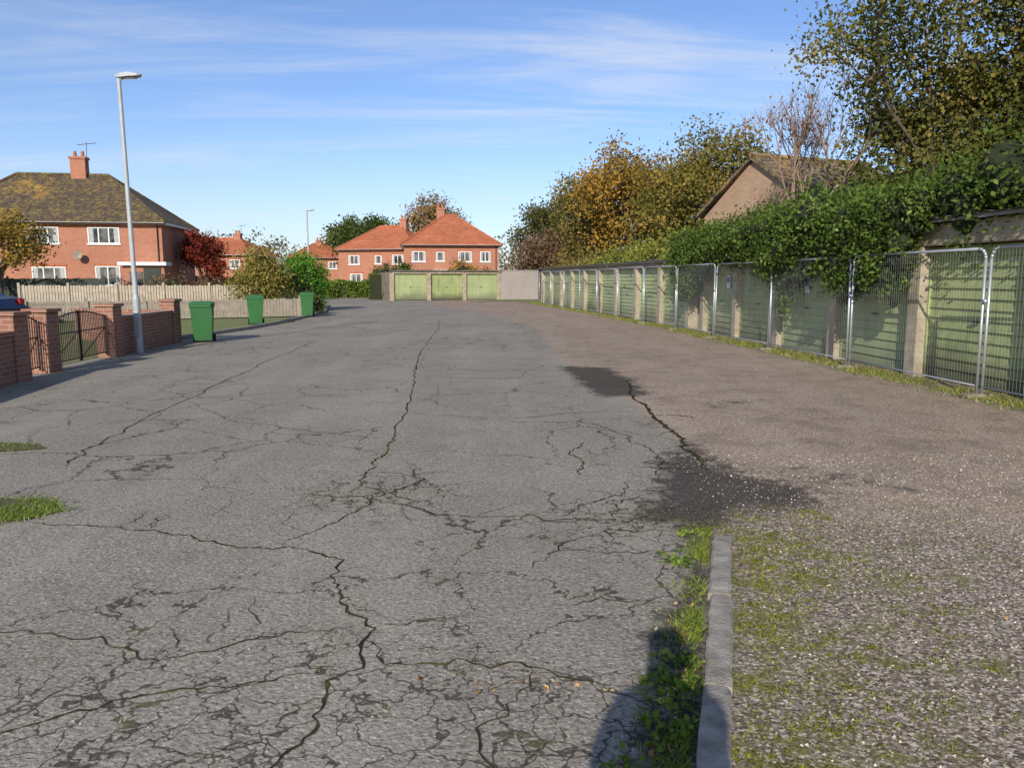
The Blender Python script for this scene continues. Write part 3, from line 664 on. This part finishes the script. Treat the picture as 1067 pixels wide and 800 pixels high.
# ---------------------------------------------------------------- parked car
e=empty('parked_car',(-18.6,25.4,.012),0)
prof=[(-2.0,.35),(-2.02,.75),(-1.3,.92),(-.7,1.38),(.75,1.42),(1.45,1.0),(1.95,.92),(2.05,.6),(2.0,.32)]
b=B(); n=len(prof); vs=[]
for sy in(-.80,-.84,.84,.80):
    for x,z in prof: 
        k=.14 if z>1.1 else 0; vs.append((x*(1-.03*(abs(sy)<.83)),sy*(1-k),z))
for k in range(3):
    for i in range(n): b.add([vs[k*n+i],vs[k*n+(i+1)%n],vs[(k+1)*n+(i+1)%n],vs[(k+1)*n+i]],[(0,1,2,3)])
b.add(vs[:n],[tuple(range(n))]); b.add(vs[3*n:],[tuple(range(n-1,-1,-1))])
b.build('body',simple('dark_blue_paint',(.02,.03,.09),(.02,.03,.08),3,.25,.3,bs=0),e,.03)
b=B()
for sy in(-.76,.76): b.add([(-1.15,sy*.985+(-.03 if sy<0 else .03),.98),(1.3,sy*.985+(-.03 if sy<0 else .03),1.0),(.72,sy*.93,1.34),(-.65,sy*.93,1.32)],[(0,1,2,3)])
b.add([(1.43,-.6,1.04),(1.43,.6,1.04),(.83,.55,1.39),(.83,-.55,1.39)],[(0,1,2,3)]); b.build('windows',glass,e)
b=B()
for x in(-1.25,1.3):
    for y in(-.87,.69): b.tube((x,y,.31),(x,y+.18,.31),.31,.31,18,0); b.tube((x,y-.005,.31),(x,y+.185,.31),.17,.17,12,1)
b.build('wheels',[blackm,galv],e)
b=B(); b.box(1.93,2.06,-.78,-.55,.72,.9); b.box(1.93,2.06,.55,.78,.72,.9); b.build('tail_lights',simple('red_lens',(.5,.02,.02),(.4,.02,.02),4,.3,bs=0),e)
# ---------------------------------------------------------------- vegetation
G_=[(0,(.035,.055,.018)),(.5,(.08,.11,.03)),(1,(.17,.20,.06))]
OLIVE=[(0,(.07,.075,.02)),(.35,(.14,.135,.035)),(.7,(.25,.19,.05)),(1,(.44,.26,.07))]
YEL=[(0,(.13,.095,.025)),(.35,(.28,.18,.04)),(.7,(.47,.265,.055)),(1,(.60,.36,.09))]
RUST=[(0,(.09,.055,.022)),(.35,(.21,.12,.035)),(.7,(.36,.18,.05)),(1,(.50,.28,.08))]
BRN=[(0,(.08,.055,.038)),(.5,(.19,.115,.07)),(1,(.32,.20,.12))]
tree('autumn_tree',(6.7,48,0),5.8,10.2,YEL,31,60,.2,.42,trunk_f=.2,spread=.6,low=40)
tree('autumn_tree',(11.0,46,0),8.8,10.9,OLIVE,32,85,.2,.55,trunk_f=.22,extra=100,low=50)
tree('autumn_tree',(8.8,50,0),6.5,9.8,RUST,33,60,.2,.5,trunk_f=.25,low=30)
tree('autumn_tree',(14.6,49,0),6,8.8,RUST,34,60,.2,.48,trunk_f=.25,low=30)
tree('autumn_tree',(5.2,53,0),4.8,8.4,OLIVE,35,60,.2,.42,trunk_f=.2,low=30)
tree('green_tree',(4.2,78,0),7.5,9.0,[(0,(.045,.05,.022)),(.5,(.10,.10,.035)),(1,(.21,.18,.07))],36,60,.28,.6,trunk_f=.2,extra=60,low=30)
tree('brown_tree',(2.9,64,0),5.2,5.6,BRN,37,45,.22,.45,trunk_f=.2,extra=30,low=20)
tree('brown_tree',(5.5,66,0),5.0,6.4,OLIVE,38,45,.22,.45,trunk_f=.2,extra=30,low=20)
tree('orange_tree',(-9.6,96,0),8.5,12.0,[(0,(.14,.09,.04)),(.5,(.28,.17,.07)),(1,(.42,.27,.11))],39,45,.32,.55,trunk_r=.25)
tree('pine_tree',(-22,112,0),10,10.6,G_,40,55,.38,.6,trunk_f=.2,extra=60,low=40)
tree('pine_tree',(-17,120,0),8,9.5,G_,41,50,.38,.6,trunk_f=.2,extra=40)
tree('maroon_tree',(-21.5,54,0),2.6,4.9,[(0,(.08,.018,.016)),(.5,(.20,.035,.025)),(1,(.36,.08,.04))],42,45,.17,.28,trunk_f=.25)
tree('garden_tree',(-27.2,41,0),4.8,5.3,[(0,(.08,.07,.018)),(.5,(.22,.16,.04)),(.8,(.42,.24,.05)),(1,(.5,.26,.07))],43,60,.17,.34,trunk_f=.25)
tree('bare_tree',(9.4,24.5,0),4.0,7.9,[(0,(.16,.05,.03)),(1,(.40,.13,.07))],44,3,.1,.25,trunk_r=.09,trunk_f=.3,spread=.5,bare=True,lift=.25,barkm=simple('pale_bark',(.34,.24,.18),(.21,.15,.11),5,.9))
BIG=[(0,(.05,.055,.018)),(.4,(.11,.12,.03)),(.75,(.21,.18,.05)),(1,(.38,.24,.08))]
tree('large_tree',(13.0,22.5,0),7.8,10.8,BIG,45,150,.13,.45,trunk_r=.17,trunk_f=.2,extra=160,low=80)
tree('large_tree',(16.5,20.5,0),8,11.5,BIG,46,110,.14,.45,trunk_r=.17,trunk_f=.2,extra=100,low=60)
tree('large_tree',(12.6,17.0,0),4.5,5.4,BIG,47,90,.11,.36,trunk_r=.14,trunk_f=.2,extra=60)
bush('round_conifer_bush',(-10.3,38,0),[(0,0,1.45,1.0,.95,1.45),(.25,-.1,1.2,.9,.9,1.2)],9000,.11,[(0,(.045,.12,.018)),(.5,(.10,.25,.03)),(1,(.20,.37,.06))],51,sig=.12)
bush('straggly_bush',(-11.3,34.8,0),[(0,0,1.3,.8,.8,1.3),(.5,.2,1.1,.6,.6,1.0),(-.1,0,2.2,.45,.5,.7),(-.7,.1,1.0,.5,.5,.9)],7500,.13,[(0,(.10,.09,.025)),(.5,(.25,.21,.05)),(1,(.42,.34,.11))],52,sig=.28,core=False)
bush('dead_hedge_bush',(-9.6,33.2,0),[(0,0,.5,.7,.5,.5),(.6,1,.45,.6,.7,.45)],3500,.09,[(0,(.03,.028,.018)),(.5,(.08,.08,.035)),(1,(.15,.18,.06))],53)
hedge('hedge',(-9.6,58),(-8.8,64),2.4,1.9,6000,.18,G_,54)
hedge('hedge',(-15.5,63),(-10.5,66),1.5,1.3,5000,.18,[(0,(.06,.10,.02)),(.5,(.13,.19,.03)),(1,(.24,.30,.07))],55)
hedge('hedge',(-26,62),(-16.5,65),1.5,1.6,6000,.2,[(0,(.08,.09,.02)),(.5,(.18,.17,.045)),(1,(.32,.27,.09))],56)
bush('garden_shrub',(-4.2,67,0),[(0,0,1.6,1.4,1,1.4),(1.6,.2,1.3,1,1,1.1)],3500,.2,YEL,57)
bush('garden_shrub',(-9.6,68,0),[(0,0,1.6,1.2,1,1.2),(-1.5,0,1.5,1.0,1,1.2)],4500,.2,G_,58)
bush('garden_shrub',(-15.5,58,0),[(0,0,1.0,1.2,.8,.9),(-2,1.2,.9,1.1,.8,.9)],4000,.15,[(0,(.08,.09,.02)),(.5,(.17,.19,.045)),(1,(.3,.3,.09))],59)
bush('garden_shrub',(-20.6,46.5,0),[(0,0,.9,1.3,.8,.9),(2.2,1,.8,1.1,.8,.8),(4.5,2,1.0,1.2,.8,1.0)],5000,.14,BRN,60)
rg=np.random.default_rng(77); T=[]
for x in np.arange(-170,150,3.0):
    yy=150+rg.uniform(-12,14); hh=rg.uniform(5.5,9.5)+(2.5*math.sin(x*.07)); 
    n=26; T.append(np.stack([x+rg.normal(size=n)*1.9,yy+rg.normal(size=n)*1.6,np.abs(rg.uniform(.1,1,n)**.7*hh)],1))
T=np.concatenate(T); c,r=clumps(rg,T,16,.75)
leaves('distant_trees',c,.65,r,leafmat('distant_tree_leaf',[(0,(.09,.10,.08)),(.5,(.18,.165,.11)),(1,(.30,.24,.15))],.2),None,78)
# ---------------------------------------------------------------- small ground plants, gravel, leaves
rg=np.random.default_rng(9)
n=17000; s=rg.uniform(0,44,n)
pp=np.array([[fp(v).x,fp(v).y] for v in s]); cl=(np.sin(s*2.3)+np.sin(s*5.1+1)+rg.normal(size=n)*.7)
off=rg.normal(size=n)*.16-.02+np.where(rg.random(n)<.3,.25,0); P=np.stack([pp[:,0]+off,pp[:,1],np.full(n,.005)],1)[cl>-.6]
blades('verge_weeds',P,.085,.008,[(0,(.11,.14,.03)),(.5,(.24,.27,.05)),(1,(.44,.40,.14))],10,.7)
n=6200; y=rg.uniform(1.2,4.75,n); x=kx(y)-.075-np.abs(rg.normal(size=n))*.08; P=np.stack([x,y,np.full(n,.006)],1)
k=(np.sin(y*6)+np.sin(y*13+2)+rg.normal(size=n)*.6)>-.1
blades('kerb_grass',P[k],.026,.003,[(0,(.09,.13,.02)),(.5,(.20,.27,.035)),(1,(.38,.38,.09))],12,1.0)
C=[];R=[]
for i in range(42):
    y0=rg.uniform(1.9,3.1) if i<34 else rg.uniform(3.1,4.7); x0=kx(y0)-.09-abs(rg.normal())*.11; m_=rg.integers(10,26); sg=rg.uniform(.02,.045)
    C.append(np.stack([x0+rg.normal(size=m_)*sg,y0+rg.normal(size=m_)*sg,.012+np.abs(rg.normal(size=m_))*.02],1)); R.append(np.full(m_,rg.random())*.5+rg.random(m_)*.5)
leaves('kerb_weeds',np.concatenate(C),.034,np.concatenate(R),leafmat('weed_leaf',[(0,(.06,.10,.018)),(.6,(.15,.24,.035)),(.9,(.34,.34,.08)),(1,(.30,.16,.07))]),None,13,up=1.2)
def cl_pts(K,xf,per,sg):
    out=[]
    for i in range(K):
        x0,y0=xf(); s_=sg*rg.uniform(.4,1.8); m_=int(per*rg.uniform(.4,1.6)); out.append(np.stack([x0+rg.normal(size=m_)*s_*1.3,y0+rg.normal(size=m_)*s_*.8,np.full(m_,.005)],1))
    return np.concatenate(out)
def xf():
    y=rg.uniform(1.4,5.2); return kx(min(y,4.6))+.1+rg.exponential(.38),y
def xf2():
    y=rg.uniform(1.4,5.4); return kx(min(y,4.6))+rg.uniform(.1,4.5),y
P=np.concatenate([cl_pts(230,xf,34,.05),cl_pts(70,xf2,20,.05)]); P=P[P[:,0]>kx(P[:,1])+.065]
blades('moss_tufts',P,.011,.005,[(0,(.09,.09,.016)),(.5,(.19,.205,.028)),(1,(.34,.34,.06))],14,1.1)
P=[]
for cx,cy,sx,sy,nn in[(-1.1,5.5,.35,.2,350),(1.1,5.0,.3,.15,400),(-.75,3.3,.05,.3,120),(3.2,5.25,.7,.12,300),(1.35,4.75,.15,.08,500),(-1.2,6.9,.05,.6,150)]:
    P.append(np.stack([cx+rg.normal(size=nn)*sx,cy+rg.normal(size=nn)*sy,np.full(nn,.006)],1))
blades('crack_grass',np.concatenate(P),.013,.003,[(0,(.09,.11,.02)),(.5,(.18,.20,.04)),(1,(.32,.34,.10))],15,1.0)
def stones(name,x,y,size,stops,seed):
    rg=np.random.default_rng(seed); n=len(x); s=size*rg.uniform(.4,1.5,n)
    a=rg.uniform(0,6.28,n); c=np.stack([x,y,np.full(n,.005)],1)
    p=[c+np.stack([np.cos(a+k*2.09)*s*rg.uniform(.7,1.2,n),np.sin(a+k*2.09)*s*rg.uniform(.7,1.2,n),np.zeros(n)],1) for k in range(3)]
    t=c+np.stack([rg.normal(size=n)*s*.2,rg.normal(size=n)*s*.2,s*rg.uniform(.5,1,n)],1)
    V=np.stack([np.stack([p[0],p[1],t],1),np.stack([p[1],p[2],t],1),np.stack([p[2],p[0],t],1)],1).reshape(-1,3)
    quadmesh(name,V,3,leafmat(name+'_mat',stops,0.0),None,np.repeat(rg.uniform(0,1,n),3))
n=20000; y=1.4+rg.uniform(0,1,n)**1.2*5.5; x=kx(np.minimum(y,4.6))+.1+rg.uniform(0,1,n)**.8*5.0
stones('gravel',x,y,.0065,[(0,(.10,.08,.055)),(.5,(.29,.235,.175)),(.85,(.5,.43,.35)),(1,(.66,.60,.52))],16)
n=1800; stones('loose_stones',rg.uniform(-5,5,n),1.6+rg.uniform(0,1,n)**1.5*8,.0048,[(0,(.10,.09,.07)),(.5,(.30,.26,.21)),(1,(.5,.45,.38))],17)
C=[]
def sc(n,x0,x1,y0,y1): C.append(np.stack([rg.uniform(x0,x1,n),rg.uniform(y0,y1,n),np.full(n,.014)],1))
sc(90,1.5,6,1.8,12); sc(40,-4,1.3,1.8,9); sc(90,3.5,6.2,8,24); n=36; C.append(np.stack([.1+rg.normal(size=n)*.25,2.85+rg.normal(size=n)*.06,np.full(n,.014)],1))
n=70; y=rg.uniform(1.6,3.6,n); C.append(np.stack([kx(y)-.10-abs(rg.normal(size=n))*.15,y,np.full(n,.02)],1))
C=np.concatenate(C); leaves('fallen_leaves',C,.024,rg.uniform(0,1,len(C)),leafmat('fallen_leaf',[(0,(.16,.08,.03)),(.4,(.30,.17,.07)),(.75,(.45,.29,.12)),(1,(.55,.45,.25))],.1),None,18,up=2.2,aspect=.7)
# ---------------------------------------------------------------- the photographer (casts the shadow in the foreground)
e=empty('photographer',(-.10,-.20,0))
J={'pel':(0,0,.95,.15),'wai':(0,0,1.12,.14),'che':(0,.0,1.35,.16),'nek':(0,.01,1.5,.065),'hd':(0,.02,1.64,.095),'hdt':(0,.02,1.74,.08),
'shl':(-.16,.0,1.42,.07),'ell':(-.19,.08,1.2,.05),'hal':(-.04,.12,1.46,.035),'shr':(.16,.0,1.42,.07),'elr':(.21,.08,1.2,.05),'har':(.16,.12,1.46,.035),
'hil':(-.09,0,.86,.11),'knl':(-.10,.02,.48,.08),'anl':(-.11,0,.09,.05),'tol':(-.12,.16,.04,.045),'hir':(.09,0,.86,.11),'knr':(.10,.02,.48,.08),'anr':(.11,0,.09,.05),'tor':(.12,.16,.04,.045)}
ks=list(J); ed=[('pel','wai'),('wai','che'),('che','nek'),('nek','hd'),('hd','hdt'),('che','shl'),('shl','ell'),('ell','hal'),('che','shr'),('shr','elr'),('elr','har'),('pel','hil'),('hil','knl'),('knl','anl'),('anl','tol'),('pel','hir'),('hir','knr'),('knr','anr'),('anr','tor')]
me=bpy.data.meshes.new('body'); me.from_pydata([J[k][:3] for k in ks],[(ks.index(a),ks.index(q)) for a,q in ed],[])
ob=bpy.data.objects.new('body',me); link(ob,e); md=ob.modifiers.new('skin','SKIN'); 
if me.skin_vertices:
    for i,k in enumerate(ks): me.skin_vertices[0].data[i].radius=(J[k][3],J[k][3]*.85)
    me.skin_vertices[0].data[0].use_root=True
ob.modifiers.new('sub','SUBSURF').levels=1; me.materials.append(simple('dark_clothes',(.03,.035,.05),(.02,.025,.035),6,.9))
b=B(); b.box(.0,.14,.125,.133,1.50,1.58); b.build('phone',blackm,e,.003)
# ---------------------------------------------------------------- light, sky, camera
AZ=math.radians(13); EL=math.radians(25.5)
sd=bpy.data.lights.new('sun','SUN'); sd.energy=5.0; sd.angle=math.radians(.53); sd.color=(1,.94,.83)
so=bpy.data.objects.new('sun',sd); link(so); so.location=(-5,-20,20)
so.rotation_euler=Vector((math.sin(AZ)*math.cos(EL),math.cos(AZ)*math.cos(EL),-math.sin(EL))).to_track_quat('-Z','Y').to_euler()
w=bpy.data.worlds.new('World'); scene.world=w; w.use_nodes=True; nt=w.node_tree; nt.nodes.clear()
sky=N(nt,'ShaderNodeTexSky',sky_type='NISHITA'); sky.sun_disc=False; sky.sun_elevation=EL; sky.sun_rotation=math.pi+AZ; sky.altitude=20; sky.air_density=1.0; sky.dust_density=.4; sky.ozone_density=2.0
skc=mix(nt,1.0,sky.outputs[0],(.90,1.0,1.27),'MULTIPLY')
g=nt.nodes.new('ShaderNodeTexCoord').outputs['Generated']; sx=N(nt,'ShaderNodeSeparateXYZ',{0:g})
zz=mth(nt,'ADD',mth(nt,'MAXIMUM',sx.outputs[2],0.0),.12)
u=mth(nt,'DIVIDE',sx.outputs[0],zz); v=mth(nt,'DIVIDE',sx.outputs[1],zz)
cv=N(nt,'ShaderNodeCombineXYZ',{0:u,1:v}).outputs[0]
mp=N(nt,'ShaderNodeMapping',{'Vector':cv,'Rotation':(0,0,math.radians(-32)),'Scale':(.4,1.9,1)})
n1=noise(nt,mp.outputs[0],1.2,8,.64,.9); n2=noise(nt,cv,.55,2,.5)
f=mth(nt,'MULTIPLY',mr(nt,n1,.40,.70,0,1,True),mr(nt,n2,.36,.58,.2,1))
f=mth(nt,'MULTIPLY',f,.62)
hz=mr(nt,sx.outputs[2],0.0,.22,.28,0,True)
f=mth(nt,'MAXIMUM',f,hz)
c=mix(nt,f,skc,(6.4,6.8,7.4))
bgn=N(nt,'ShaderNodeBackground',{'Color':c,'Strength':.12}); o=nt.nodes.new('ShaderNodeOutputWorld'); nt.links.new(bgn.outputs[0],o.inputs[0])
cd=bpy.data.cameras.new('camera'); cam=bpy.data.objects.new('camera',cd); link(cam); cam.location=(0,0,1.6)
cd.sensor_width=36; cd.lens=36*800/1067; cd.clip_start=.05; cd.clip_end=3000
cam.rotation_euler=(math.radians(90-7.83),0,0); scene.camera=cam
scene.view_settings.view_transform='Standard'; scene.view_settings.look='None'; scene.view_settings.exposure=0; scene.view_settings.gamma=1
